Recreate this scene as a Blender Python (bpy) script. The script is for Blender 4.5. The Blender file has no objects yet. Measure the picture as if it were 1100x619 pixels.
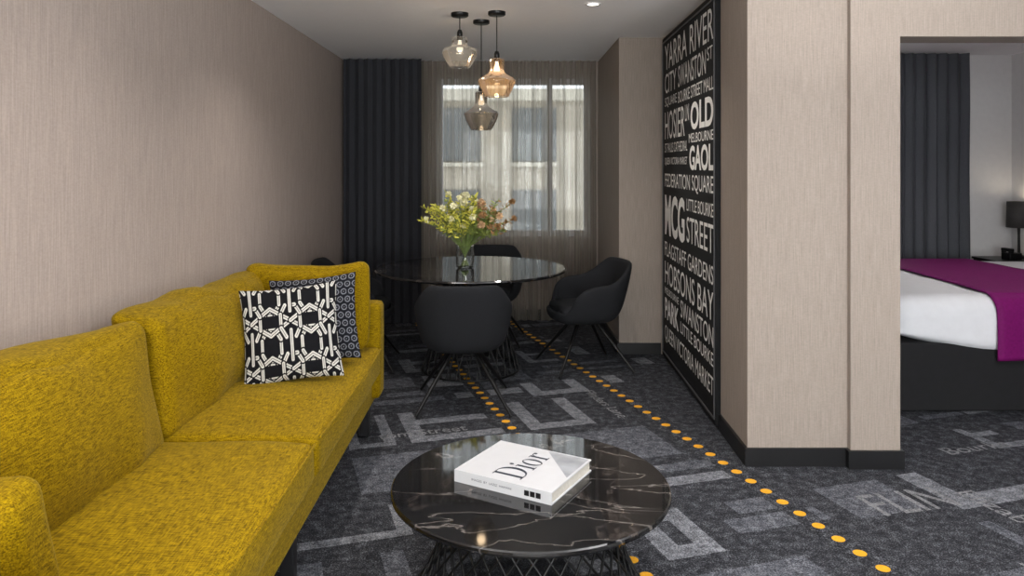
import bpy, bmesh, math, random
from mathutils import Vector, Matrix, noise
random.seed(7)
S = bpy.context.scene
COL = S.collection
H = 2.52
pi = math.pi

# ------------------------------------------------------------------ materials
def srgb(r, g, b):
    def f(c):
        c /= 255.0
        return c/12.92 if c <= .04045 else ((c+.055)/1.055)**2.4
    return (f(r), f(g), f(b), 1)

def newmat(name):
    m = bpy.data.materials.new(name); m.use_nodes = True
    nt = m.node_tree
    b = nt.nodes['Principled BSDF']
    return m, nt, b

def noise_fac(nt, scale, vec=(1, 1, 1), detail=3, coord='pos', rough=.5, dist=0):
    if coord == 'pos':
        g = nt.nodes.new('ShaderNodeNewGeometry'); out = g.outputs['Position']
    else:
        g = nt.nodes.new('ShaderNodeTexCoord'); out = g.outputs['Object']
    mp = nt.nodes.new('ShaderNodeMapping'); mp.inputs['Scale'].default_value = vec
    nt.links.new(out, mp.inputs['Vector'])
    n = nt.nodes.new('ShaderNodeTexNoise'); n.inputs['Scale'].default_value = scale
    n.inputs['Detail'].default_value = detail; n.inputs['Roughness'].default_value = rough
    n.inputs['Distortion'].default_value = dist
    nt.links.new(mp.outputs[0], n.inputs['Vector'])
    return n.outputs['Fac']

def ramp(nt, fac, stops):
    r = nt.nodes.new('ShaderNodeValToRGB')
    e = r.color_ramp.elements
    e[0].position, e[0].color = stops[0]
    e[1].position, e[1].color = stops[-1]
    for p, c in stops[1:-1]:
        x = e.new(p); x.color = c
    nt.links.new(fac, r.inputs[0])
    return r.outputs[0]

def bump(nt, b, fac, strength, dist=.002):
    bp = nt.nodes.new('ShaderNodeBump'); bp.inputs['Strength'].default_value = strength
    bp.inputs['Distance'].default_value = dist
    nt.links.new(fac, bp.inputs['Height']); nt.links.new(bp.outputs[0], b.inputs['Normal'])

def math_n(nt, op, a, b=None):
    m = nt.nodes.new('ShaderNodeMath'); m.operation = op
    for i, v in enumerate((a, b)):
        if v is None: continue
        if isinstance(v, (int, float)): m.inputs[i].default_value = v
        else: nt.links.new(v, m.inputs[i])
    return m.outputs[0]

def simple(name, c, rough=.6, metal=0, var=.12, scale=20, spec=.5, bmp=0):
    m, nt, b = newmat(name)
    f = noise_fac(nt, scale)
    c1 = tuple(x*(1-var) for x in c[:3])+(1,); c2 = tuple(min(1, x*(1+var)) for x in c[:3])+(1,)
    nt.links.new(ramp(nt, f, [(.3, c1), (.7, c2)]), b.inputs['Base Color'])
    b.inputs['Roughness'].default_value = rough; b.inputs['Metallic'].default_value = metal
    b.inputs['Specular IOR Level'].default_value = spec
    if bmp: bump(nt, b, f, bmp)
    return m

def wallpaper(name, c):
    m, nt, b = newmat(name)
    f1 = noise_fac(nt, 1, (230, 230, 7), 3)
    f2 = noise_fac(nt, 1, (80, 80, 160), 2)
    f = math_n(nt, 'ADD', math_n(nt, 'MULTIPLY', f1, .7), math_n(nt, 'MULTIPLY', f2, .3))
    lo = tuple(x*.80 for x in c[:3])+(1,); hi = tuple(x*1.14 for x in c[:3])+(1,)
    nt.links.new(ramp(nt, f, [(.3, lo), (.7, hi)]), b.inputs['Base Color'])
    b.inputs['Roughness'].default_value = .8; b.inputs['Specular IOR Level'].default_value = .2
    bump(nt, b, f, .2)
    return m

M_wall = wallpaper('wallpaper_beige', srgb(177, 164, 156))
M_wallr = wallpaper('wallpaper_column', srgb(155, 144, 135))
M_white = simple('paint_white', srgb(228, 227, 228), .8, var=.02, spec=.2)
M_ceil = simple('ceiling_paint', srgb(251, 251, 254), .9, var=.01, spec=.1)
M_black = simple('black_trim', srgb(20, 20, 22), .4, var=.1)
M_metal = simple('black_metal', srgb(18, 18, 19), .4, metal=.3, var=.1)
M_chair = simple('chair_fabric', srgb(33, 34, 37), .9, var=.25, scale=300, spec=.2, bmp=.3)

def fabric_mustard():
    m, nt, b = newmat('mustard_chenille')
    fa = noise_fac(nt, 1, (34, 300, 300), 3)
    fb = noise_fac(nt, 1, (300, 34, 300), 3)
    f = math_n(nt, 'ADD', math_n(nt, 'MULTIPLY', fa, .5), math_n(nt, 'MULTIPLY', fb, .5))
    nt.links.new(ramp(nt, f, [(.37, srgb(84, 65, 1)), (.5, srgb(128, 102, 2)), (.63, srgb(164, 134, 6))]), b.inputs['Base Color'])
    b.inputs['Roughness'].default_value = .8; b.inputs['Specular IOR Level'].default_value = .1
    b.inputs['Sheen Weight'].default_value = .12
    b.inputs['Sheen Roughness'].default_value = .4
    b.inputs['Sheen Tint'].default_value = (1, .85, .3, 1)
    bump(nt, b, f, .25, .003)
    return m
M_sofa = fabric_mustard()

def marble():
    m, nt, b = newmat('black_marble')
    f1 = noise_fac(nt, 1.5, (1, 2.4, 1), 5, rough=.5, dist=.9)
    r1 = math_n(nt, 'ABSOLUTE', math_n(nt, 'SUBTRACT', f1, .5))
    v1 = ramp(nt, r1, [(0, (.11, .098, .09, 1)), (.005, (.035, .031, .028, 1)), (.016, (0, 0, 0, 1))])
    f2 = noise_fac(nt, 2.6, (1.8, .8, 1), 4, rough=.55, dist=.6)
    r2 = math_n(nt, 'ABSOLUTE', math_n(nt, 'SUBTRACT', f2, .42))
    v2 = ramp(nt, r2, [(0, (.05, .04, .034, 1)), (.009, (.010, .008, .007, 1)), (.03, (0, 0, 0, 1))])
    f3 = noise_fac(nt, 3, (1, 1, 1), 4)
    base = ramp(nt, f3, [(.4, (.006, .006, .007, 1)), (.75, (.018, .017, .016, 1))])
    def add(a, c):
        x = nt.nodes.new('ShaderNodeMix'); x.data_type = 'RGBA'; x.blend_type = 'ADD'
        x.inputs[0].default_value = 1
        nt.links.new(a, x.inputs[6]); nt.links.new(c, x.inputs[7]); return x.outputs[2]
    nt.links.new(add(add(base, v1), v2), b.inputs['Base Color'])
    b.inputs['Roughness'].default_value = .05
    b.inputs['Specular IOR Level'].default_value = .7
    return m
M_marble = marble()

def carpet(name, dark, mid, light, t):
    m, nt, b = newmat(name)
    f1 = noise_fac(nt, 170, (1, 1, 1), 2, rough=.7)
    f2 = noise_fac(nt, 22, (1, 1, 1), 5, rough=.7)
    f = math_n(nt, 'ADD', math_n(nt, 'MULTIPLY', f1, .6), math_n(nt, 'MULTIPLY', f2, .4))
    nt.links.new(ramp(nt, f, [(t-.12, dark), (t, mid), (t+.12, light)]), b.inputs['Base Color'])
    b.inputs['Roughness'].default_value = .95; b.inputs['Specular IOR Level'].default_value = .1
    bump(nt, b, f1, .6, .004)
    return m
M_carpet = carpet('carpet_charcoal', srgb(27, 28, 31), srgb(54, 55, 60), srgb(120, 123, 129), .52)
M_strip = carpet('carpet_grey_street', srgb(58, 60, 65), srgb(107, 109, 115), srgb(156, 159, 165), .50)
M_strip2 = carpet('carpet_midgrey', srgb(42, 44, 49), srgb(84, 86, 93), srgb(134, 137, 144), .51)
M_name = carpet('carpet_lettering', srgb(76, 77, 80), srgb(122, 123, 126), srgb(156, 157, 160), .50)
M_dot = simple('carpet_yellow_dot', srgb(222, 160, 24), .9, var=.15, scale=150)

def glass(name, tint, fac=.12, rough=.02, body=0, bcol=(.8, .8, .8, 1)):
    m = bpy.data.materials.new(name); m.use_nodes = True; nt = m.node_tree; nt.nodes.clear()
    o = nt.nodes.new('ShaderNodeOutputMaterial'); mx = nt.nodes.new('ShaderNodeMixShader')
    t = nt.nodes.new('ShaderNodeBsdfTransparent'); t.inputs[0].default_value = tint
    g = nt.nodes.new('ShaderNodeBsdfGlossy'); g.inputs['Roughness'].default_value = rough
    fr = nt.nodes.new('ShaderNodeFresnel'); fr.inputs[0].default_value = 1.45
    k = math_n(nt, 'ADD', fr.outputs[0], fac)
    k = math_n(nt, 'MINIMUM', k, 1.0)
    nt.links.new(k, mx.inputs[0]); nt.links.new(t.outputs[0], mx.inputs[1]); nt.links.new(g.outputs[0], mx.inputs[2])
    out = mx.outputs[0]
    if body:
        m2 = nt.nodes.new('ShaderNodeMixShader'); m2.inputs[0].default_value = body
        tr = nt.nodes.new('ShaderNodeBsdfTranslucent'); tr.inputs[0].default_value = bcol
        nt.links.new(out, m2.inputs[1]); nt.links.new(tr.outputs[0], m2.inputs[2]); out = m2.outputs[0]
    nt.links.new(out, o.inputs[0])
    return m
M_clear = glass('clear_glass', (.93, .94, .94, 1), .05, body=.10)
M_amber = glass('amber_glass', (.90, .76, .60, 1), .05, body=.12, bcol=(.9, .6, .35, 1))
M_smoke = glass('smoked_glass', (.58, .53, .48, 1), .06, body=.05)
M_pane = glass('window_glass', (.95, .97, .97, 1), 0)

def sheer(name, c, lo, hi):
    m = bpy.data.materials.new(name); m.use_nodes = True; nt = m.node_tree; nt.nodes.clear()
    o = nt.nodes.new('ShaderNodeOutputMaterial'); mx = nt.nodes.new('ShaderNodeMixShader')
    mx2 = nt.nodes.new('ShaderNodeMixShader'); mx2.inputs[0].default_value = .5
    t = nt.nodes.new('ShaderNodeBsdfTransparent')
    d = nt.nodes.new('ShaderNodeBsdfDiffuse'); d.inputs[0].default_value = c
    tl = nt.nodes.new('ShaderNodeBsdfTranslucent'); tl.inputs[0].default_value = c
    nt.links.new(d.outputs[0], mx2.inputs[1]); nt.links.new(tl.outputs[0], mx2.inputs[2])
    f = noise_fac(nt, 1, (34, 0.01, .25), 3)
    r = ramp(nt, f, [(.35, (lo,)*3+(1,)), (.65, (hi,)*3+(1,))])
    nt.links.new(r, mx.inputs[0]); nt.links.new(t.outputs[0], mx.inputs[1]); nt.links.new(mx2.outputs[0], mx.inputs[2])
    nt.links.new(mx.outputs[0], o.inputs[0])
    return m
M_sheer = sheer('sheer_voile', srgb(156, 150, 140), .46, .76)
M_drape = simple('charcoal_drape', srgb(62, 63, 68), .9, var=.12, scale=200, spec=.15)
M_drape2 = simple('grey_drape', srgb(92, 94, 100), .9, var=.12, scale=200, spec=.15)

def emit(name, c, s):
    m = bpy.data.materials.new(name); m.use_nodes = True; nt = m.node_tree; nt.nodes.clear()
    o = nt.nodes.new('ShaderNodeOutputMaterial'); e = nt.nodes.new('ShaderNodeEmission')
    e.inputs[0].default_value = c; e.inputs[1].default_value = s
    nt.links.new(e.outputs[0], o.inputs[0]); return m

def attr_mat(name, rough=.85):
    m, nt, b = newmat(name)
    a = nt.nodes.new('ShaderNodeAttribute'); a.attribute_name = 'Col'
    f = noise_fac(nt, 250)
    mx = nt.nodes.new('ShaderNodeMix'); mx.data_type = 'RGBA'; mx.blend_type = 'MULTIPLY'; mx.inputs[0].default_value = 1
    nt.links.new(a.outputs['Color'], mx.inputs[6])
    nt.links.new(ramp(nt, f, [(.3, (.8, .8, .8, 1)), (.7, (1, 1, 1, 1))]), mx.inputs[7])
    nt.links.new(mx.outputs[2], b.inputs['Base Color']); b.inputs['Roughness'].default_value = rough
    b.inputs['Specular IOR Level'].default_value = .15
    return m
M_attr = attr_mat('printed_cotton')

# ------------------------------------------------------------------ mesh helpers
def obj(name, verts, faces, mat=None, parent=None, smooth=False, loc=None, rot=None):
    me = bpy.data.meshes.new(name); me.from_pydata([tuple(v) for v in verts], [], faces); me.update()
    if mat: me.materials.append(mat)
    if smooth:
        for p in me.polygons: p.use_smooth = True
    o = bpy.data.objects.new(name, me); COL.objects.link(o)
    if parent: o.parent = parent
    if loc: o.location = loc
    if rot: o.rotation_euler = rot
    return o

def empty(name, loc=(0, 0, 0), rot=(0, 0, 0)):
    e = bpy.data.objects.new(name, None); COL.objects.link(e)
    e.location = loc; e.rotation_euler = rot; e.empty_display_size = .1
    return e

def boxes(name, lst, mat, parent=None, bevel=0, **k):
    V, F = [], []
    for (x0, x1, y0, y1, z0, z1) in lst:
        b = len(V)
        V += [(x0,y0,z0),(x1,y0,z0),(x1,y1,z0),(x0,y1,z0),(x0,y0,z1),(x1,y0,z1),(x1,y1,z1),(x0,y1,z1)]
        F += [tuple(b+i for i in f) for f in ((3,2,1,0),(4,5,6,7),(0,1,5,4),(1,2,6,5),(2,3,7,6),(3,0,4,7))]
    o = obj(name, V, F, mat, parent, **k)
    if bevel:
        m = o.modifiers.new('bev', 'BEVEL'); m.width = bevel; m.segments = 2; m.limit_method = 'ANGLE'
    return o

def prism(name, pts, z0, z1, mat, parent=None):
    n = len(pts)
    V = [(x, y, z0) for x, y in pts]+[(x, y, z1) for x, y in pts]
    F = [tuple(range(n))[::-1], tuple(range(n, 2*n))]+[(i, (i+1) % n, n+(i+1) % n, n+i) for i in range(n)]
    return obj(name, V, F, mat, parent)

def lathe(name, prof, mat, parent=None, seg=48, loc=None, smooth=True, thick=0):
    V, F = [], []
    for r, z in prof:
        for i in range(seg):
            a = 2*pi*i/seg; V.append((r*math.cos(a), r*math.sin(a), z))
    for j in range(len(prof)-1):
        for i in range(seg):
            F.append((j*seg+i, j*seg+(i+1) % seg, (j+1)*seg+(i+1) % seg, (j+1)*seg+i))
    o = obj(name, V, F, mat, parent, smooth, loc)
    if thick:
        m = o.modifiers.new('s', 'SOLIDIFY'); m.thickness = thick
    return o

def tube(name, splines, r, mat, parent=None, radii=None, cyclic=False, res=3):
    c = bpy.data.curves.new(name, 'CURVE'); c.dimensions = '3D'; c.bevel_depth = r; c.bevel_resolution = res
    c.use_fill_caps = True
    for si, pts in enumerate(splines):
        s = c.splines.new('POLY'); s.points.add(len(pts)-1)
        for i, p in enumerate(pts):
            s.points[i].co = (*p, 1)
            if radii: s.points[i].radius = radii[i]
        s.use_cyclic_u = cyclic
    c.materials.append(mat)
    o = bpy.data.objects.new(name, c)
    COL.objects.link(o)
    bpy.context.view_layer.update()
    me = bpy.data.meshes.new_from_object(o.evaluated_get(bpy.context.evaluated_depsgraph_get()))
    bpy.data.objects.remove(o)
    for p in me.polygons: p.use_smooth = True
    m = bpy.data.objects.new(name, me); COL.objects.link(m)
    if parent: m.parent = parent
    return m

def cushion(name, size, mat, parent=None, r=.05, puff=(0, 0, .02), n=14, wob=.006, loc=None, rot=None, seed=0, shape=None):
    """rounded, puffed box centred on its origin"""
    hx, hy, hz = [s/2 for s in size]
    V, F, idx = [], [], {}
    ts = [-math.cos(pi*i/n) for i in range(n+1)]
    ts = [math.copysign(abs(t)**.9, t) if abs(t) > 1e-6 else 0 for t in ts]
    def vid(p):
        k = tuple(round(c, 5) for c in p)
        if k not in idx:
            idx[k] = len(V)
            q = Vector((p[0]*hx, p[1]*hy, p[2]*hz))
            core = Vector((max(-(hx-r), min(hx-r, q.x)), max(-(hy-r), min(hy-r, q.y)), max(-(hz-r), min(hz-r, q.z))))
            d = q-core
            if d.length > 1e-9: q = core+d.normalized()*r
            x, y, z = p
            q.x += math.copysign(1, x)*puff[0]*(1-y*y)*(1-z*z)*abs(x)
            q.y += math.copysign(1, y)*puff[1]*(1-x*x)*(1-z*z)*abs(y)
            q.z += math.copysign(1, z)*puff[2]*(1-x*x)*(1-y*y)*abs(z)
            nn = noise.noise_vector(q*4+Vector((seed*3.1, seed, 0)))
            q += nn*wob
            if shape: q = shape(q)
            V.append(q)
        return idx[k]
    for ax in range(3):
        for sg in (-1, 1):
            for i in range(n):
                for j in range(n):
                    quad = []
                    for a, b_ in ((i, j), (i+1, j), (i+1, j+1), (i, j+1)):
                        p = [0, 0, 0]; p[ax] = sg; p[(ax+1) % 3] = ts[a]; p[(ax+2) % 3] = ts[b_]
                        quad.append(vid(p))
                    F.append(tuple(quad) if sg > 0 else tuple(reversed(quad)))
    return obj(name, V, F, mat, parent, True, loc, rot)

def text_mesh(body, w, h, extrude=0, bold=0):
    c = bpy.data.curves.new('t', 'FONT'); c.body = body; c.extrude = 0; c.offset = bold; c.resolution_u = 4
    o = bpy.data.objects.new('t', c); COL.objects.link(o)
    bpy.context.view_layer.update()
    me = bpy.data.meshes.new_from_object(o.evaluated_get(bpy.context.evaluated_depsgraph_get()))
    bpy.data.objects.remove(o)
    xs = [v.co.x for v in me.vertices]; ys = [v.co.y for v in me.vertices]
    x0, x1, y0, y1 = min(xs), max(xs), min(ys), max(ys)
    V = [((v.co.x-x0)/(x1-x0)*w, (v.co.y-y0)/(y1-y0)*h, extrude) for v in me.vertices]
    F = [tuple(p.vertices) for p in me.polygons]
    bpy.data.meshes.remove(me)
    return V, F

def add_vf(A, V, F, fn=lambda v: v):
    b = len(A[0]); A[0].extend([fn(v) for v in V]); A[1].extend([tuple(b+i for i in f) for f in F])

# ------------------------------------------------------------------ room shell
XL, XR, YB, YF = -1.58, 4.65, 7.4, -2.6
PF = 3.735   # front plane of doorway wall
floor = boxes('floor', [(XL-.1, XR+.1, YF-.1, YB+.15, -.1, 0)], M_carpet)
boxes('ceiling', [(XL-.1, XR+.1, YF-.1, YB+.15, H, H+.1)], M_ceil)
boxes('wall_left', [(XL-.1, XL, YF-.1, YB+.15, 0, H)], M_wall)
wx0, wx1, wz0, wz1 = -.70, .82, .80, 2.36
boxes('wall_window', [(XL, wx0, YB, YB+.15, 0, H), (wx1, .889, YB, YB+.15, 0, H), (wx0, wx1, YB, YB+.15, 0, wz0), (wx0, wx1, YB, YB+.15, wz1, H)], M_wall)
prism('wall_right', [(1.2, 3.77), (1.70, 3.77), (1.70, PF), (1.946, PF), (1.946, 3.93), (1.45, 3.93), (1.45, YB+.15), (.889, YB+.15), (.889, 6.0), (1.25, 6.0)], 0, H, M_wallr)
boxes('wall_header', [(1.946, 3.5, PF, 3.93, 2.14, H)], M_wallr)
boxes('wall_divider', [(3.5, XR, PF, 3.93, 0, H)], M_wallr)
boxes('wall_bedside', [(XR, XR+.1, YF-.1, YB+.15, 0, H)], M_white)
bx0, bx1 = 2.2, 3.75
boxes('wall_bedroom', [(1.45, bx0, 6.95, 7.1, 0, H), (bx1, XR, 6.95, 7.1, 0, H), (bx0, bx1, 6.95, 7.1, 0, wz0), (bx0, bx1, 6.95, 7.1, wz1, H)], M_white)
fx0, fx1 = -1.1, 2.9
boxes('wall_front', [(XL, fx0, YF-.1, YF, 0, H), (fx1, XR, YF-.1, YF, 0, H), (fx0, fx1, YF-.1, YF, 0, .4), (fx0, fx1, YF-.1, YF, 2.4, H)], M_wall)

def window(name, x0, x1, z0, z1, y, mull):
    e = empty(name, (0, y, 0))
    f = [(x0, x0+.06, -.03, .03, z0, z1), (x1-.06, x1, -.03, .03, z0, z1), (x0+.06, x1-.06, -.03, .03, z0, z0+.06), (x0+.06, x1-.06, -.03, .03, z1-.06, z1)]
    for m in mull: f.append((m-.025, m+.025, -.028, .028, z0+.06, z1-.06))
    boxes('frame', f, M_white, e)
    boxes('pane', [(x0+.06, x1-.06, -.004, .004, z0+.06, z1-.06)], M_pane, e)
    return e
window('window_1', wx0, wx1, wz0, wz1, YB+.09, [.42])
window('window_2', bx0, bx1, wz0, wz1, 7.03, [3.0])
window('added_light_window', fx0, fx1, .4, 2.4, YF-.05, [.2, 1.6])  # unseen window, added behind the camera to let fill light in

t = .015
boxes('baseboard_left', [(XL, XL+t, YF, YB, 0, .09)], M_black)
prism('baseboard_right', [(1.2-t, 3.77-t), (1.70-t, 3.77-t), (1.70-t, PF-t), (1.946+t, PF-t), (1.946+t, 3.93), (1.946, 3.93), (1.946, PF), (1.70, PF), (1.70, 3.77), (1.2, 3.77), (1.213, 4.28), (1.213-t, 4.28)], 0, .09, M_black)
prism('baseboard_column', [(.889-t, 6.0-t), (1.25-.03, 6.0-t), (1.25-.03, 6.0), (.889, 6.0), (.889, YB), (.889-t, YB)], 0, .09, M_black)
boxes('baseboard_window', [(XL+t, .889-t, YB-t, YB, 0, .09)], M_black)

# downlight
def downlight(x, y, w):
    e = empty('ceiling_downlight', (x, y, H))
    lathe('trim_ring', [(.035, -.001), (.037, -.006), (.05, -.006), (.052, 0)], M_white, e, 24)
    lathe('lens', [(.0001, -.003), (.035, -.003)], emit('downlight_glow', (1, .93, .82, 1), 6), e, 24)
    l = bpy.data.lights.new('downlight_lamp', 'SPOT'); l.energy = w; l.spot_size = 2.3; l.spot_blend = 1; l.shadow_soft_size = .05; l.color = (1, .92, .84)
    lo = bpy.data.objects.new('lamp', l); COL.objects.link(lo); lo.parent = e; lo.location = (0, 0, -.02)
for x, y, w in ((.54, 4.75, 50), (.54, 2.2, 38), (-.75, 2.6, 42), (3.4, 5.2, 45), (2.6, 2.2, 32), (-.75, 4.2, 50)):  # first is the visible fixture; the others are added fill out of frame
    downlight(x, y, w)

# ------------------------------------------------------------------ carpet pattern
ang = math.atan(.31)
dv = Vector((-math.sin(ang), math.cos(ang))); pv = Vector((math.cos(ang), math.sin(ang)))
O0 = Vector((.864, 4.517))
def st(s, q): v = O0+dv*s+pv*q; return (v.x, v.y)
def inside(x, y):
    if not (XL+.03 < x < XR-.03 and .5 < y < 7.35): return False
    if y > 6.9 and x > 1.4: return False
    if x > .86 and y > 5.95 and x < 1.5: return False
    if 1.18 < x < 1.47 and y > 3.72: return False
    if 1.18 < x < 2.0 and 3.70 < y < 3.96: return False
    return True
def strip_rect(A, s0, s1, q0, q1, z):
    c = [st(s0, q0), st(s0, q1), st(s1, q1), st(s1, q0)]
    mid = st((s0+s1)/2, (q0+q1)/2)
    if not all(inside(*p) for p in c+[mid]): return
    add_vf(A, [(x, y, z) for x, y in c], [(0, 1, 2, 3)])
A1, A2 = [[], []], [[], []]
R = random.Random(21)
s = -4.0
while s < 4.0:
    hgt = R.choice([.34, .42, .55])
    q = -3.2
    while q < 4.6:
        w = R.choice([.3, .45, .6, .8])
        kind = R.choice(['U', 'L', 'bar', 'block', 'E', 'O', 'bar', 'U'])
        A = A1 if R.random() < .6 else A2
        th = R.choice([.06, .09, .12]); z = .0012+R.random()*.0008
        if kind == 'block': strip_rect(A2, s+.06, s+hgt-.05, q+.04, q+w-.05, z)
        if kind == 'bar':
            strip_rect(A, s+.1, s+.1+th, q, q+w, z); strip_rect(A2, s+.25, s+.25+th, q+.1, q+w-.1, z)
        if kind in 'ULEO' or kind == 'U':
            strip_rect(A, s, s+th, q, q+w-.05, z)
            strip_rect(A, s+th, s+hgt-.04, q, q+th, z)
            if kind in ('U', 'O'): strip_rect(A, s+th, s+hgt-.04, q+w-.05-th, q+w-.05, z)
            if kind == 'O': strip_rect(A, s+hgt-.04-th, s+hgt-.04, q+th, q+w-.05-th, z)
            if kind == 'E':
                strip_rect(A, s+hgt*.5, s+hgt*.5+th, q+th, q+w-.1, z)
        q += w+R.choice([.03, .08, .14])
    s += hgt+R.choice([.04, .07])
obj('street_map_light', A1[0], A1[1], M_strip, floor)
obj('street_map_mid', A2[0], A2[1], M_strip2, floor)
BD = [[], []]; DT = [[], []]
qB = (Vector((0, 4.386))-O0).dot(pv)
def dotline(q, s0, s1):
    n = int((s1-s0)/.116)
    for i in range(n):
        sm = s0+i*.116
        x, y = st(sm, q)
        if not inside(x, y): continue
        strip_rect(BD, sm, sm+.116, q-.055, q+.055, .0024)
        V = [(x+.026*math.cos(a*pi/8), y+.026*math.sin(a*pi/8), .0032) for a in range(16)]
        add_vf(DT, V, [tuple(range(16))])
dotline(0, -4, 3); dotline(qB, -3.9, 3.2)
obj('dotted_line_ground', BD[0], BD[1], M_carpet, floor)
obj('dotted_line', DT[0], DT[1], M_dot, floor)
CT = [[], []]
def ctext(body, x, y, w, h, rotang):
    V, F = text_mesh(body, w, h, 0, .005)
    ca, sa = math.cos(rotang), math.sin(rotang)
    add_vf(CT, V, F, lambda v: (x+v[0]*ca-v[1]*sa, y+v[0]*sa+v[1]*ca, .0036))
ctext('tom Street', -.70, 4.12, .50, .085, ang)
ctext('FLIN', 1.62, 3.22, .40, .20, ang-.05)
ctext('Flinders Lane', .50, 5.0, .55, .07, ang-pi/2)
ctext('Collins Street', .25, 3.55, .55, .07, ang)
ctext('Lonsdale', 1.95, 2.75, .5, .09, ang)
ctext('Elizabeth', 2.05, 3.45, .5, .09, ang-pi/2)
ctext('Bourke', 2.3, 3.9, .42, .09, ang)
obj('street_names', CT[0], CT[1], M_name, floor)

# ------------------------------------------------------------------ curtains
def curtain(name, x0, x1, y, z0, z1, amp, pitch, mat, sd=1):
    nx = int((x1-x0)/pitch*12); nz = 10
    V, F = [], []
    for j in range(nz+1):
        z = z0+(z1-z0)*j/nz
        k = 1-.35*j/nz
        for i in range(nx+1):
            x = x0+(x1-x0)*i/nx
            u = (x-x0)/pitch
            a = math.sin(2*pi*u+.6*noise.noise((u*.7, j*.12, sd)))
            yy = y+amp*k*a*(1+.3*noise.noise((u*.4, sd, 0)))+.012*noise.noise((u, j*.3, sd))
            V.append((x+.25*amp*math.sin(4*pi*u), yy, z))
    for j in range(nz):
        for i in range(nx):
            a = j*(nx+1)+i; F.append((a, a+1, a+nx+2, a+nx+1))
    return obj(name, V, F, mat, None, True)
curtain('curtain_drape', XL+.03, -.82, 7.13, .01, H-.01, .045, .085, M_drape, 3)
curtain('sheer_curtain', -.86, .86, 7.26, .01, H-.01, .03, .075, M_sheer, 5)
curtain('curtain_drape', 3.46, 4.14, 6.78, .01, H-.01, .045, .10, M_drape2, 8)
curtain('sheer_curtain', 2.1, 3.60, 6.88, .01, H-.01, .018, .07, M_sheer, 9)

# ------------------------------------------------------------------ wall sign
wallx = lambda y: 1.2+(y-3.77)*.05/2.23
dirv = Vector((wallx(4.28)-wallx(5.93), 4.28-5.93, 0)); L = dirv.length
sx = dirv.normalized(); sy = Vector((0, 0, 1)); sz = sx.cross(sy)
p0 = Vector((wallx(5.93), 5.93, 0))+sz*.0005
sign = empty('wall_sign')
mt = Matrix.Identity(4)
for i in range(3):
    mt[i][0], mt[i][1], mt[i][2], mt[i][3] = sx[i], sy[i], sz[i], p0[i]
sign.matrix_world = mt
M_signb = simple('sign_black', srgb(22, 23, 25), .7, var=.1, spec=.25)
M_signw = simple('sign_lettering', srgb(238, 238, 235), .6, var=.02)
boxes('panel', [(0, L, .02, 2.49, 0, .028)], M_signb, sign)
boxes('border', [(.02, L-.02, .05, .05+.01, .028, .034), (.02, L-.02, 2.45, 2.46, .028, .034), (.02, .03, .06, 2.45, .028, .034), (L-.03, L-.02, .06, 2.45, .028, .034)], simple('sign_border', srgb(80, 80, 82), .4), sign)
T = [[], []]
rows = [('YARRA RIVER', .07, .97, 2.23, 2.42), ('CITY', .07, .33, 2.05, 2.20), ('SWANSTON', .37, .86, 2.05, 2.20), ('ST', .88, .96, 2.12, 2.20),
 ('SQUARE', .07, .34, 1.94, 2.02), ('BOURKE STREET MALL', .37, .97, 1.94, 2.02),
 ('HOSIER', .07, .50, 1.70, 1.91), ('LN', .51, .58, 1.80, 1.91), ('OLD', .61, .97, 1.73, 1.91), ('ST PAULS CATHEDRAL', .07, .55, 1.60, 1.67), ('MELBOURNE', .58, .97, 1.65, 1.71),
 ('QUEEN VICTORIA MARKET', .07, .55, 1.50, 1.56), ('GAOL', .59, .97, 1.47, 1.63), ('FEDERATION SQUARE', .07, .97, 1.32, 1.44),
 ('MCG', .07, .50, .97, 1.28), ('LITTLE BOURKE', .54, .97, 1.20, 1.28), ('STREET', .54, .97, .99, 1.16),
 ('FLAGSTAFF GARDENS', .07, .97, .81, .92), ('HOBSONS BAY', .07, .97, .60, .77), ('MELBOURNE', .07, .38, .52, .57), ('PARK', .07, .38, .33, .49),
 ('SWANSTON', .42, .97, .45, .57), ('LITTLE BOURKE', .42, .97, .34, .42), ('QUEEN VICTORIA MARKET', .07, .97, .15, .28)]
for b_, u0, u1, z0, z1 in rows:
    big = b_ in ('MCG', 'OLD', 'GAOL', 'PARK')
    V, F = text_mesh(b_, (u1-u0)*L, z1-z0, 0, .03 if big else 0)
    add_vf(T, V, F, lambda v: (v[0]+u0*L, v[1]+z0, .0295))
obj('lettering', T[0], T[1], M_signw, sign)

# ------------------------------------------------------------------ sofa
sofa = empty('sofa', (0, 0, 0))
sx0, sx1 = -1.56, -.71
cushion('base', (sx1-sx0-.035, 3.08, .15), M_sofa, sofa, .012, (0, 0, 0), loc=((sx0+sx1)/2-.018, 2.75, .255), wob=.002, n=20)
cushion('seat_cushion_near', (.865, 1.385, .155), M_sofa, sofa, .032, (.012, .0, .026), loc=(-1.125, 2.037, .428), seed=1, n=26, wob=.009)
cushion('seat_cushion_far', (.865, 1.385, .155), M_sofa, sofa, .032, (.012, .0, .026), loc=(-1.125, 3.442, .428), seed=2, n=26, wob=.009)
pp = []
for (ya, yb) in ((1.37, 2.705), (2.775, 4.11)):
    pp.append([(-.690, ya+(yb-ya)*i/20, .487-.012*math.cos(pi*(i-10)/20)+.012) for i in range(21)])
tube('piping', pp, .005, M_sofa, sofa, res=2)
cushion('back_frame', (.16, 3.06, .5), M_sofa, sofa, .04, (0, 0, 0), loc=(-1.475, 2.75, .58), n=16, wob=.004)
def lean(q): return Vector((q.x-.16*(q.z+.2), q.y, q.z-.014*math.sin(q.y*2.2)))
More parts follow.
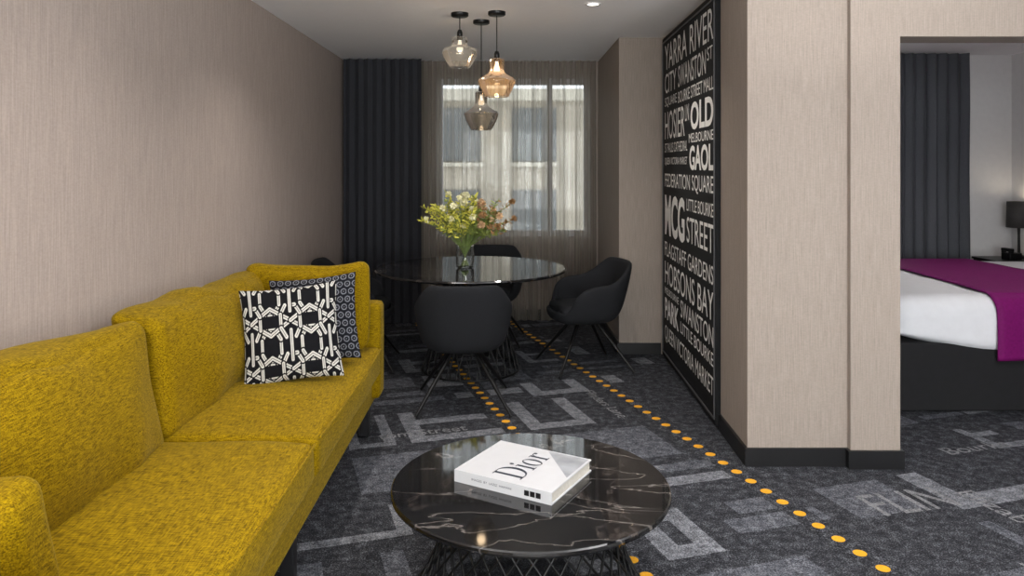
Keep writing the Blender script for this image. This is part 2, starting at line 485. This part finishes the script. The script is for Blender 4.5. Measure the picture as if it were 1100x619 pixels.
cushion('back_cushion_near', (.20, 1.365, .46), M_sofa, sofa, .045, (.06, 0, .03), loc=(-1.32, 2.04, .71), seed=3, n=26, wob=.034, shape=lean)
cushion('back_cushion_far', (.20, 1.365, .45), M_sofa, sofa, .045, (.06, 0, .025), loc=(-1.32, 3.43, .71), seed=4, n=26, wob=.034, shape=lean)
cushion('arm_far', (.86, .15, .53), M_sofa, sofa, .03, (0, 0, .0), loc=(-1.13, 4.22, .475), n=14, wob=.004)
cushion('arm_near', (.86, .15, .53), M_sofa, sofa, .03, (0, 0, .0), loc=(-1.13, 1.27, .475), n=14, wob=.004)
def saddle(q): return Vector((q.x, q.y*(1-.25*(abs(q.x)/.33)**4), q.z+.03*(abs(q.x)/.33)**3*(1 if q.z > 0 else 0)))
cushion('corner_cushion_far', (.66, .17, .44), M_sofa, sofa, .055, (0, .035, .01), loc=(-1.08, 4.06, .735), rot=(math.radians(-6), 0, math.radians(2)), seed=7, n=22, wob=.022, shape=saddle)
cushion('corner_cushion_near', (.46, .17, .34), M_sofa, sofa, .055, (0, .035, .01), loc=(-1.25, 1.64, .64), rot=(math.radians(10), 0, 0), seed=9, n=22, wob=.022, shape=saddle)
lg = []
for y in (1.3, 2.72, 4.18):
    for x in (-1.48, -.79):
        lg.append((x-.025, x+.025, y-.025, y+.025, .0045, .19))
boxes('legs', lg, M_black, sofa, .004)

def seg_d(px, py, a, b_):
    ax, ay = a; bx, by = b_
    dx, dy = bx-ax, by-ay
    tt = max(0, min(1, ((px-ax)*dx+(py-ay)*dy)/(dx*dx+dy*dy)))
    return math.hypot(px-ax-tt*dx, py-ay-tt*dy)
INK = srgb(18, 18, 22); CREAM = srgb(206, 204, 198)
def link(cx, cy):
    p = [(cx-.12, cy-.33), (cx+.12, cy-.33), (cx+.24, cy-.14), (cx+.24, cy+.14), (cx+.12, cy+.33), (cx-.12, cy+.33), (cx-.24, cy+.14), (cx-.24, cy-.14)]
    return [(p[i], p[(i+1) % 8]) for i in range(8)]
segs = []
for cx in (-.0, 1.0):
    for cy in (0, 1): segs += link(cx, cy)
segs += [((.5, .5), (.0, .22)), ((.5, .5), (1.0, .22)), ((.5, .5), (0, .78)), ((.5, .5), (1, .78))]
segs += link(.5, .5)
segs += [((.5, .70), (.5, 1.0)), ((.5, .30), (.5, 0))]
def patA(u, v):
    u = (u*.5+.5)*2.5+.25; v = (v*.5+.5)*2.0+.25
    u -= math.floor(u); v -= math.floor(v)
    c = INK
    for a, b_ in segs:
        d = seg_d(u, v*1.0, a, b_)
        if d < .040: c = CREAM if d > .006 else INK
        elif d < .070: c = INK
    return c
def patB(u, v):
    a = (u*.5+.5)*11; b_ = (v*.5+.5)*11
    r = int(math.floor(b_))
    a += .5*(r % 2)
    d = math.hypot(a-math.floor(a)-.5, b_-r-.5)
    return srgb(128, 130, 138) if .28 < d < .40 or d < .08 else srgb(22, 23, 30)
def pillow(name, size, th, pat, loc, rot, n=150):
    V, F, C = [], [], []
    for side in (1, -1):
        for j in range(n+1):
            for i in range(n+1):
                u = -1+2*i/n; v = -1+2*j/n
                e = max(0, (1-u*u))**.42*max(0, (1-v*v))**.42
                x = u*size/2*(1-.07*(1-v*v)*u*u); y = v*size/2*(1-.07*(1-u*u)*v*v)
                z = side*(th/2*e+.0015)+.010*noise.noise((x*7, y*7, side))*e
                V.append((x, y, z)); C.append(pat(u, v))
    m = (n+1)*(n+1)
    for j in range(n):
        for i in range(n):
            a = j*(n+1)+i
            F.append((a, a+1, a+n+2, a+n+1)); F.append((m+a, m+a+n+1, m+a+n+2, m+a+1))
    def rim(i, j): return j*(n+1)+i
    for i in range(n):
        for a, b_ in ((rim(i, 0), rim(i+1, 0)), (rim(i+1, n), rim(i, n)), (rim(0, i+1), rim(0, i)), (rim(n, i), rim(n, i+1))):
            F.append((a, m+a, m+b_, b_))
    o = obj(name, V, F, M_attr, None, True, loc, rot)
    at = o.data.color_attributes.new('Col', 'FLOAT_COLOR', 'POINT')
    for i, c in enumerate(C): at.data[i].color = c
    return o
pillow('scatter_pillow', .44, .14, patA, (-.99, 3.46, .73), (math.radians(74), math.radians(-4), math.radians(16)), 240)
pillow('scatter_pillow', .43, .13, patB, (-.96, 3.76, .735), (math.radians(74), math.radians(-5), math.radians(8)), 170)

# ------------------------------------------------------------------ tables
def wire_table(name, loc, R_, hgt, rt, rb, nr, twist, wr, th=.02):
    e = empty(name, loc)
    tp = lathe('marble_top', [(.0001, hgt-th), (R_-.012, hgt-th), (R_-.002, hgt-th+.006), (R_, hgt-th*.5), (R_-.002, hgt-.004), (R_-.006, hgt), (.0001, hgt)], M_marble, e, 96, smooth=False)
    zt, zb = hgt-th-.006, .004+wr
    rods = []
    for sgn in (1, -1):
        for i in range(nr):
            a = 2*pi*i/nr; b2 = a+sgn*twist
            rods.append([(rt*math.cos(a), rt*math.sin(a), zt), (rb*math.cos(b2), rb*math.sin(b2), zb)])
    tube('wire_rods', rods, wr, M_metal, e, res=1)
    tube('wire_rings', [[(r*math.cos(2*pi*i/64), r*math.sin(2*pi*i/64), z) for i in range(64)] for r, z in ((rt, zt), (rb, zb+.003))], wr*1.5, M_metal, e, cyclic=True, res=2)
    return e
wire_table('coffee_table', (.081, 2.67, 0), .49, .38, .29, .40, 34, .75, .0048, .024)
wire_table('dining_table', (-.268, 5.56, 0), .70, .75, .20, .36, 30, 1.0, .005, .022)

# ------------------------------------------------------------------ chairs
def sstep(a, b_, x):
    x = max(0, min(1, (x-a)/(b_-a))); return x*x*(3-2*x)
def dining_chair(x, y, rz):
    e = empty('dining_chair', (x, y, 0), (0, 0, rz))
    nA = 56; prof = [(0, .0), (.35, .0), (.60, .0), (.72, .03), (.80, .09), (.87, .2), (.92, .4), (.96, .6), (.99, .8), (1.0, 1.0)]
    V, F = [], []
    for k, (rs, hv) in enumerate(prof):
        for i in range(nA):
            th = -pi+2*pi*i/nA           # 0 = back (-y)
            at = abs(math.degrees(th))
            top = .80-.15*sstep(34, 88, at)-.04*sstep(90, 118, at)-.165*sstep(108, 138, at)
            s_, c_ = math.sin(th), math.cos(th)
            ex = .8
            px = .275*math.copysign(abs(s_)**ex, s_); py = -.265*math.copysign(abs(c_)**ex, c_)
            z = .385+(top-.385)*hv
            rs2 = max(rs, .02)
            if hv > .2: rs2 = .87+(rs-.87)*(1 if at < 120 else .3)
            py2 = py*rs2-(.05*hv if at < 60 else .05*hv*max(0, 1-(at-60)/60))
            V.append((px*rs2, py2, z))
    for k in range(len(prof)-1):
        for i in range(nA):
            F.append((k*nA+i, k*nA+(i+1) % nA, (k+1)*nA+(i+1) % nA, (k+1)*nA+i))
    sh = obj('shell', V, F, M_chair, e, True)
    m = sh.modifiers.new('s', 'SOLIDIFY'); m.thickness = .032; m.offset = 1
    m2 = sh.modifiers.new('b', 'SUBSURF'); m2.levels = 1; m2.render_levels = 1
    cushion('seat', (.40, .42, .09), M_chair, e, .04, (0, 0, .015), loc=(0, .015, .44), n=12)
    lathe('hub', [(.0001, .345), (.05, .345), (.06, .36), (.06, .388), (.0001, .388)], M_metal, e, 24)
    legs = []
    for a in (45, 135, 225, 315):
        ca, sa = math.cos(math.radians(a)), math.sin(math.radians(a))
        legs.append([(.03*ca, .03*sa, .368), (.10*ca, .10*sa, .35), (.40*ca, .40*sa, .016)])
    tube('legs', legs, .013, M_metal, e, radii=[1.2, 1.2, .75])
    return e
dining_chair(-.275, 4.74, math.radians(3))
dining_chair(.57, 5.60, math.radians(104))
dining_chair(-.16, 6.42, math.radians(176))
dining_chair(-1.12, 5.66, math.radians(-86))

# ------------------------------------------------------------------ book
book = empty('coffee_table_book', (.06, 2.72, .38), (0, 0, math.radians(-30)))
M_book = simple('book_cover', srgb(196, 197, 200), .4, var=.02)
M_grey = simple('book_photo', srgb(150, 153, 158), .4, var=.25, scale=14)
M_page = simple('book_pages', srgb(190, 185, 175), .8, var=.08, scale=90)
bw, bh, bt = .385, .325, .042
boxes('pages', [(-bw/2+.005, bw/2-.005, -bh/2+.003, bh/2-.006, .004, bt-.004)], M_page, book)
boxes('cover', [(-bw/2, bw/2, -bh/2, bh/2, 0, .004), (-bw/2, bw/2, -bh/2, bh/2, bt-.004, bt), (-bw/2, bw/2, -bh/2, -bh/2+.003, .004, bt-.004)], M_book, book)
obj('cover_photo', [(.02, bh/2-.008, bt+.0004), (bw/2-.008, -.03, bt+.0004), (bw/2-.008, bh/2-.008, bt+.0004)], [(0, 1, 2)], M_grey, book)
M_ink = simple('ink', srgb(40, 46, 60), .5)
def serif_title():
    A = [[], []]
    def rect(x0, x1, y0, y1): add_vf(A, [(x0, y0, 0), (x1, y0, 0), (x1, y1, 0), (x0, y1, 0)], [(0, 1, 2, 3)])
    def ring(cx, cy, rx, ry, ix, iy, a0, a1, n=28):
        V, F = [], []
        for i in range(n+1):
            a = math.radians(a0+(a1-a0)*i/n)
            V += [(cx+rx*math.cos(a), cy+ry*math.sin(a), 0), (cx+ix*math.cos(a), cy+iy*math.sin(a), 0)]
        for i in range(n): F.append((2*i, 2*i+2, 2*i+3, 2*i+1))
        add_vf(A, V, F)
    rect(.12, .25, 0, 1); rect(0, .40, 0, .035); rect(0, .40, .965, 1)
    ring(.36, .5, .50, .5, .35, .465, -90, 90)
    rect(1.02, 1.14, 0, .64); rect(.93, 1.23, 0, .03); rect(.93, 1.03, .61, .64); ring(1.08, .83, .075, .075, .001, .001, 0, 360)
    ring(1.56, .32, .28, .34, .16, .31, 0, 360)
    rect(2.02, 2.14, 0, .64); rect(1.93, 2.23, 0, .03); rect(1.93, 2.03, .61, .64)
    ring(2.28, .44, .16, .20, .13, .16, 60, 170); ring(2.37, .57, .065, .065, .001, .001, 0, 360)
    return A
Bk = [[], []]; T_ = serif_title()
add_vf(Bk, T_[0], T_[1], lambda v: (.055-v[1]*.115, -.125+v[0]*.099, bt+.0009))
V, F = text_mesh('IMAGES  BY  LAZIZ  HAMANI', .16, .008, 0, 0)
add_vf(Bk, V, F, lambda v: (-.12+v[0], -bh/2-.0006, .018+v[1]))
obj('title', Bk[0], Bk[1], M_ink, book)
boxes('spine_mark', [(.09+i*.022, .108+i*.022, -bh/2-.0008, -bh/2, .012, .03) for i in range(3)], M_black, book)

# ------------------------------------------------------------------ vase + flowers
vase = empty('flower_vase', (-.31, 5.52, .75))
lathe('glass_vase', [(.0001, .004), (.055, .004), (.064, .012), (.067, .05), (.069, .10), (.064, .145), (.068, .168)], M_clear, vase, 40)
M_stem = simple('stem_green', srgb(110, 128, 66), .6)
leafm = [simple('leaf_lime', srgb(208, 202, 84), .6, var=.2), simple('leaf_green', srgb(120, 132, 60), .6, var=.2),
         simple('petal_cream', srgb(238, 234, 196), .6, var=.05), simple('dried_rust', srgb(150, 112, 70), .7, var=.2), simple('petal_peach', srgb(206, 170, 130), .6, var=.1)]
LA = [[[], []] for _ in leafm]
R = random.Random(5); stems = []
def leaf(A, p, d, ln, w):
    d = d.normalized(); up = Vector((R.uniform(-1, 1), R.uniform(-1, 1), R.uniform(-1, 1)))
    sd = d.cross(up)
    if sd.length < .01: return
    sd.normalize(); nn = d.cross(sd)
    V = [p, p+d*ln*.35+sd*w*.5+nn*w*.15, p+d*ln*.75+sd*w*.35, p+d*ln, p+d*ln*.75-sd*w*.35, p+d*ln*.35-sd*w*.5+nn*w*.15]
    add_vf(A, [tuple(v) for v in V], [(0, 1, 2, 3, 4, 5)])
for i in range(78):
    a = R.uniform(0, 2*pi); sp = R.uniform(.03, .35)
    hgt = R.uniform(.24, .48)-.40*max(0, sp-.2)
    top = Vector((sp*math.cos(a)*1.05, sp*math.sin(a)*.8, .06+hgt))
    b0 = Vector((-.03*math.cos(a), -.03*math.sin(a), .02))
    neck = Vector((.045*math.cos(a), .045*math.sin(a), .165))
    pts = [b0, neck, (neck+top)/2+Vector((0, 0, .03)), top]
    stems.append([tuple(p) for p in pts])
    right = top.x
    if right > .10: kinds = R.choice([(3, 4), (3, 1), (4, 1), (3, 3)])
    elif right < -.04: kinds = R.choice([(0, 0), (0, 1), (0, 2), (0, 0)])
    else: kinds = R.choice([(2, 0), (0, 2), (0, 1), (2, 2), (0, 0)])
    for kk in range(36):
        tt = R.uniform(.35, 1)
        p = pts[2].lerp(top, (tt-.5)*2) if tt > .5 else neck.lerp(pts[2], tt*2)
        d = Vector((R.uniform(-1, 1), R.uniform(-1, 1), R.uniform(-.4, 1)))
        k = R.choice(kinds) if tt > .7 else R.choice([0, 0, 1]) if right < .09 else 1
        if k == 2:
            continue
        leaf(LA[k], p, d, R.uniform(.025, .055), R.uniform(.010, .018))
    if 2 in kinds or 4 in kinds or kinds == (3, 3):
        k = 2 if 2 in kinds else (4 if 4 in kinds else 3)
        for z in range(30):
            d = Vector((R.gauss(0, 1), R.gauss(0, 1), R.gauss(.3, 1)))
            leaf(LA[k], top, d, .03, .02)
tube('stems', stems, .0022, M_stem, vase, res=1)
for k, A in enumerate(LA):
    obj(['leaves_lime', 'leaves_green', 'petals_cream', 'dried_heads', 'petals_peach'][k], A[0], A[1], leafm[k], vase)

# ------------------------------------------------------------------ pendants
M_bulb = emit('bulb_glow', (1, .82, .6, 1), 1.4)
M_bulb2 = emit('bulb_glow_warm', (1, .84, .62, 1), 3.0)
def smoothprof(pts, n=6):
    out = []
    for i in range(len(pts)-1):
        p0_ = pts[max(i-1, 0)]; p1 = pts[i]; p2 = pts[i+1]; p3 = pts[min(i+2, len(pts)-1)]
        for k in range(n):
            t_ = k/n
            out.append(tuple(.5*((2*p1[c])+(-p0_[c]+p2[c])*t_+(2*p0_[c]-5*p1[c]+4*p2[c]-p3[c])*t_**2+(-p0_[c]+3*p1[c]-3*p2[c]+p3[c])*t_**3) for c in (0, 1)))
    out.append(pts[-1]); return out
def pendant(x, y, ztop, prof, gm, e_w, bm):
    e = empty('pendant_light', (x, y, H))
    zt = ztop-H
    lathe('canopy', [(.0001, -.026), (.05, -.026), (.058, -.02), (.058, 0)], M_metal, e, 32)
    tube('cord', [[(0, 0, -.02), (0, 0, zt+.045)]], .0035, M_metal, e, res=2)
    lathe('socket', [(.0001, zt+.05), (.012, zt+.048), (.018, zt+.03), (.019, zt-.02), (.0001, zt-.02)], M_metal, e, 24)
    lathe('glass_shade', smoothprof([(r, zt+z) for r, z in prof]), gm, e, 48)
    lathe('rim', [(prof[-1][0]-.002, zt+prof[-1][1]), (prof[-1][0]+.002, zt+prof[-1][1]), (prof[-1][0]+.002, zt+prof[-1][1]+.004), (prof[-1][0]-.002, zt+prof[-1][1]+.004)], gm, e, 48)
    lathe('bulb', [(.0001, zt-.02), (.010, zt-.022), (.012, zt-.04), (.020, zt-.065), (.022, zt-.08), (.017, zt-.096), (.0001, zt-.102)], bm, e, 20)
    l = bpy.data.lights.new('pendant_lamp', 'POINT'); l.energy = e_w; l.color = (1, .8, .55); l.shadow_soft_size = .03
    lo = bpy.data.objects.new('lamp', l); COL.objects.link(lo); lo.parent = e; lo.location = (0, 0, zt-.13)
P1 = [(.022, 0), (.05, -.003), (.056, -.02), (.055, -.05), (.065, -.065), (.108, -.08), (.117, -.10), (.112, -.13), (.09, -.17), (.07, -.20), (.065, -.205)]
P2 = [(.022, 0), (.045, -.003), (.05, -.02), (.045, -.07), (.06, -.10), (.11, -.13), (.124, -.15), (.118, -.17), (.10, -.21), (.08, -.25), (.075, -.252)]
P3 = [(.022, 0), (.04, -.003), (.044, -.03), (.042, -.08), (.06, -.11), (.11, -.14), (.124, -.155), (.12, -.17), (.105, -.21), (.075, -.265), (.07, -.268)]
pendant(-.318, 5.04, 2.36, P1, M_clear, .8, M_bulb)
pendant(-.070, 5.00, 2.21, P2, M_amber, 1.5, M_bulb2)
pendant(-.183, 5.30, 2.02, P3, M_smoke, .6, M_bulb)

# ------------------------------------------------------------------ bedroom
bed = empty('bed')
M_linen = simple('white_linen', srgb(226, 227, 232), .85, var=.02, spec=.2)
M_purp = simple('magenta_runner', srgb(112, 12, 92), .7, var=.12, scale=60, spec=.2)
X0, X1, Y0, Y1, ZT = 2.36, 4.52, 4.57, 6.42, .70
boxes('base_skirt', [(X0+.03, X1, Y0+.02, Y1-.02, .0045, .42)], simple('bed_skirt', srgb(20, 20, 23), .9), bed, .01)
cx, cy, cz = (X0+X1)/2, (Y0+Y1)/2, (.30+ZT)/2
def hem(q):
    wx = q.x+cx
    if q.z < 0:
        lo = .45-.14*sstep(X0, 3.1, wx)+.01*math.sin(wx*9)
        k = q.z/(-(ZT-.30)/2)
        q = Vector((q.x, q.y, (cz+(lo-cz)*k)-cz))
    q.y += .01*math.sin(q.x*14)*(1 if q.y < 0 else 0)*max(0, -q.z*5)
    return q
cushion('duvet', (X1-X0, Y1-Y0, ZT-.30), M_linen, bed, .12, (0, 0, .01), loc=(cx, cy, cz), n=26, wob=.008, shape=hem)
V, F = [], []
prof = [(Y0-.018, .32), (Y0-.02, .45), (Y0-.014, .60), (Y0+.012, .675), (Y0+.06, .708), (Y0+.12, .722)]
prof = prof+[(Y0+.5, .728), (cy, .73), (Y1-.5, .728)]+[(2*cy-y, z) for y, z in reversed(prof)]
prof = smoothprof(prof, 4); NX = 20
for j, (y, z) in enumerate(prof):
    for i in range(NX+1):
        x = 2.96+.88*i/NX
        V.append((x, y+(-.006*math.sin(x*17+1) if y < Y0 else 0), z+.004*noise.noise((x*5, y*5, 0))))
for j in range(len(prof)-1):
    for i in range(NX):
        a = j*(NX+1)+i; F.append((a, a+1, a+NX+2, a+NX+1))
rn = obj('runner', V, F, M_purp, bed, True)
m = rn.modifiers.new('s', 'SOLIDIFY'); m.thickness = .008; m.offset = -1
for yy in (5.05, 5.83):
    cushion('pillow', (.30, .62, .12), M_linen, bed, .055, (0, 0, .03), loc=(4.38, yy, .785), rot=(0, math.radians(-10), 0), seed=yy)
boxes('headboard', [(4.56, 4.64, 4.45, 6.40, .0045, 1.02)], M_drape2, bed, .015)
ns = empty('nightstand', (4.42, 6.66, 0))
boxes('cabinet', [(-.2, .2, -.17, .17, .06, .66)], M_black, ns, .004)
boxes('top', [(-.21, .21, -.18, .18, .66, .68)], M_black, ns, .003)
boxes('legs', [(x-.015, x+.015, y-.015, y+.015, 0, .06) for x in (-.17, .17) for y in (-.14, .14)], M_metal, ns)
boxes('drawer_front', [(-.19, .19, -.178, -.17, .38, .64), (-.19, .19, -.178, -.17, .08, .36)], M_metal, ns)
ck = empty('telephone', (4.40, 6.58, .68), (0, 0, math.radians(8)))
boxes('body', [(-.06, .06, -.05, .05, 0, .06)], M_black, ck, .006)
boxes('handset', [(-.058, -.02, -.055, .055, .072, .10), (-.056, -.024, -.055, -.025, .058, .075), (-.056, -.024, .025, .055, .058, .075)], M_black, ck, .006)
tl = empty('table_lamp', (4.545, 6.70, .68))
lathe('base', [(.0001, 0), (.06, 0), (.062, .01), (.05, .02), (.012, .03), (.01, .2), (.014, .3), (.0001, .32)], M_metal, tl, 32)
lathe('shade', [(.098, .27), (.092, .50)], simple('lamp_shade', srgb(70, 68, 68), .8), tl, 40, thick=.004)
lathe('bulb', [(.0001, .32), (.02, .33), (.03, .37), (.02, .41), (.0001, .42)], M_bulb2, tl, 16)
l = bpy.data.lights.new('table_lamp_bulb', 'POINT'); l.energy = 1.2; l.color = (1, .85, .65); l.shadow_soft_size = .04
lo = bpy.data.objects.new('lamp', l); COL.objects.link(lo); lo.parent = tl; lo.location = (0, 0, .45)

# ------------------------------------------------------------------ unseen uplighters, added only to brighten the ceiling
def fill_uplighter(x, y, w):
    fl_ = empty('added_fill_lamp', (x, y, 0))
    lathe('base', [(.0001, 0.004), (.14, .004), (.14, .02), (.02, .03), (.0001, .03)], M_metal, fl_, 32)
    tube('pole', [[(0, 0, .02), (0, 0, 1.72)]], .012, M_metal, fl_)
    lathe('bowl', [(.02, 1.70), (.10, 1.73), (.16, 1.80), (.165, 1.815)], M_metal, fl_, 32, thick=.004)
    l = bpy.data.lights.new('ceiling_fill', 'AREA'); l.shape = 'DISK'; l.size = .26; l.energy = w; l.color = (1, .98, .96)
    lo = bpy.data.objects.new('lamp', l); COL.objects.link(lo); lo.parent = fl_; lo.location = (0, 0, 1.81); lo.rotation_euler = (pi, 0, 0)
fill_uplighter(-1.25, .4, 60)
fill_uplighter(1.62, 1.9, 75)

# ------------------------------------------------------------------ outdoors
bld = empty('building_exterior', (0, 17, 0))
boxes('facade', [(-9, 12, 0, 1, -6, 3.2)], simple('render_stone', srgb(160, 152, 138), .9, var=.10, scale=1.3), bld)
wl, fl = [], []
for r in range(5):
    for c in range(12):
        x = -8.4+c*1.7; z = -5.8+r*1.85
        wl.append((x, x+1.0, -.03, 0, z, z+1.2))
        fl.append((x-.06, x+1.06, -.12, -.03, z-.12, z-.03))
boxes('glazing', wl, simple('dark_glazing', srgb(84, 88, 90), .5), bld)
boxes('sills', fl, simple('sill_stone', srgb(184, 178, 164), .9), bld)
boxes('cornice', [(-9, 12, -.35, 0, 2.95, 3.2)], simple('cornice_stone', srgb(184, 178, 164), .9), bld)

w = bpy.data.worlds.new('sky'); S.world = w; w.use_nodes = True
bg = w.node_tree.nodes['Background']; bg.inputs[0].default_value = (.94, .97, 1, 1); bg.inputs[1].default_value = 3.2

def area(name, loc, rot, sx_, sy_, e, c):
    l = bpy.data.lights.new(name, 'AREA'); l.shape = 'RECTANGLE'; l.size = sx_; l.size_y = sy_; l.energy = e; l.color = c
    o = bpy.data.objects.new(name, l); COL.objects.link(o); o.location = loc; o.rotation_euler = rot
    return o
area('fill_front', (.9, YF-.22, 1.4), (math.radians(108), 0, 0), 3.9, 1.9, 290, (1, .985, .965))  # added fill light behind the camera, shines in through the rear opening

# ------------------------------------------------------------------ camera
cam = bpy.data.cameras.new('camera'); co = bpy.data.objects.new('camera', cam); COL.objects.link(co)
co.location = (0, 0, 1.5); co.rotation_euler = (pi/2, 0, 0)
cam.lens = 36*810/1100; cam.sensor_width = 36; cam.sensor_fit = 'HORIZONTAL'
cam.shift_y = -131.5/1100; cam.shift_x = 5/1100
S.camera = co
S.view_settings.view_transform = 'Standard'
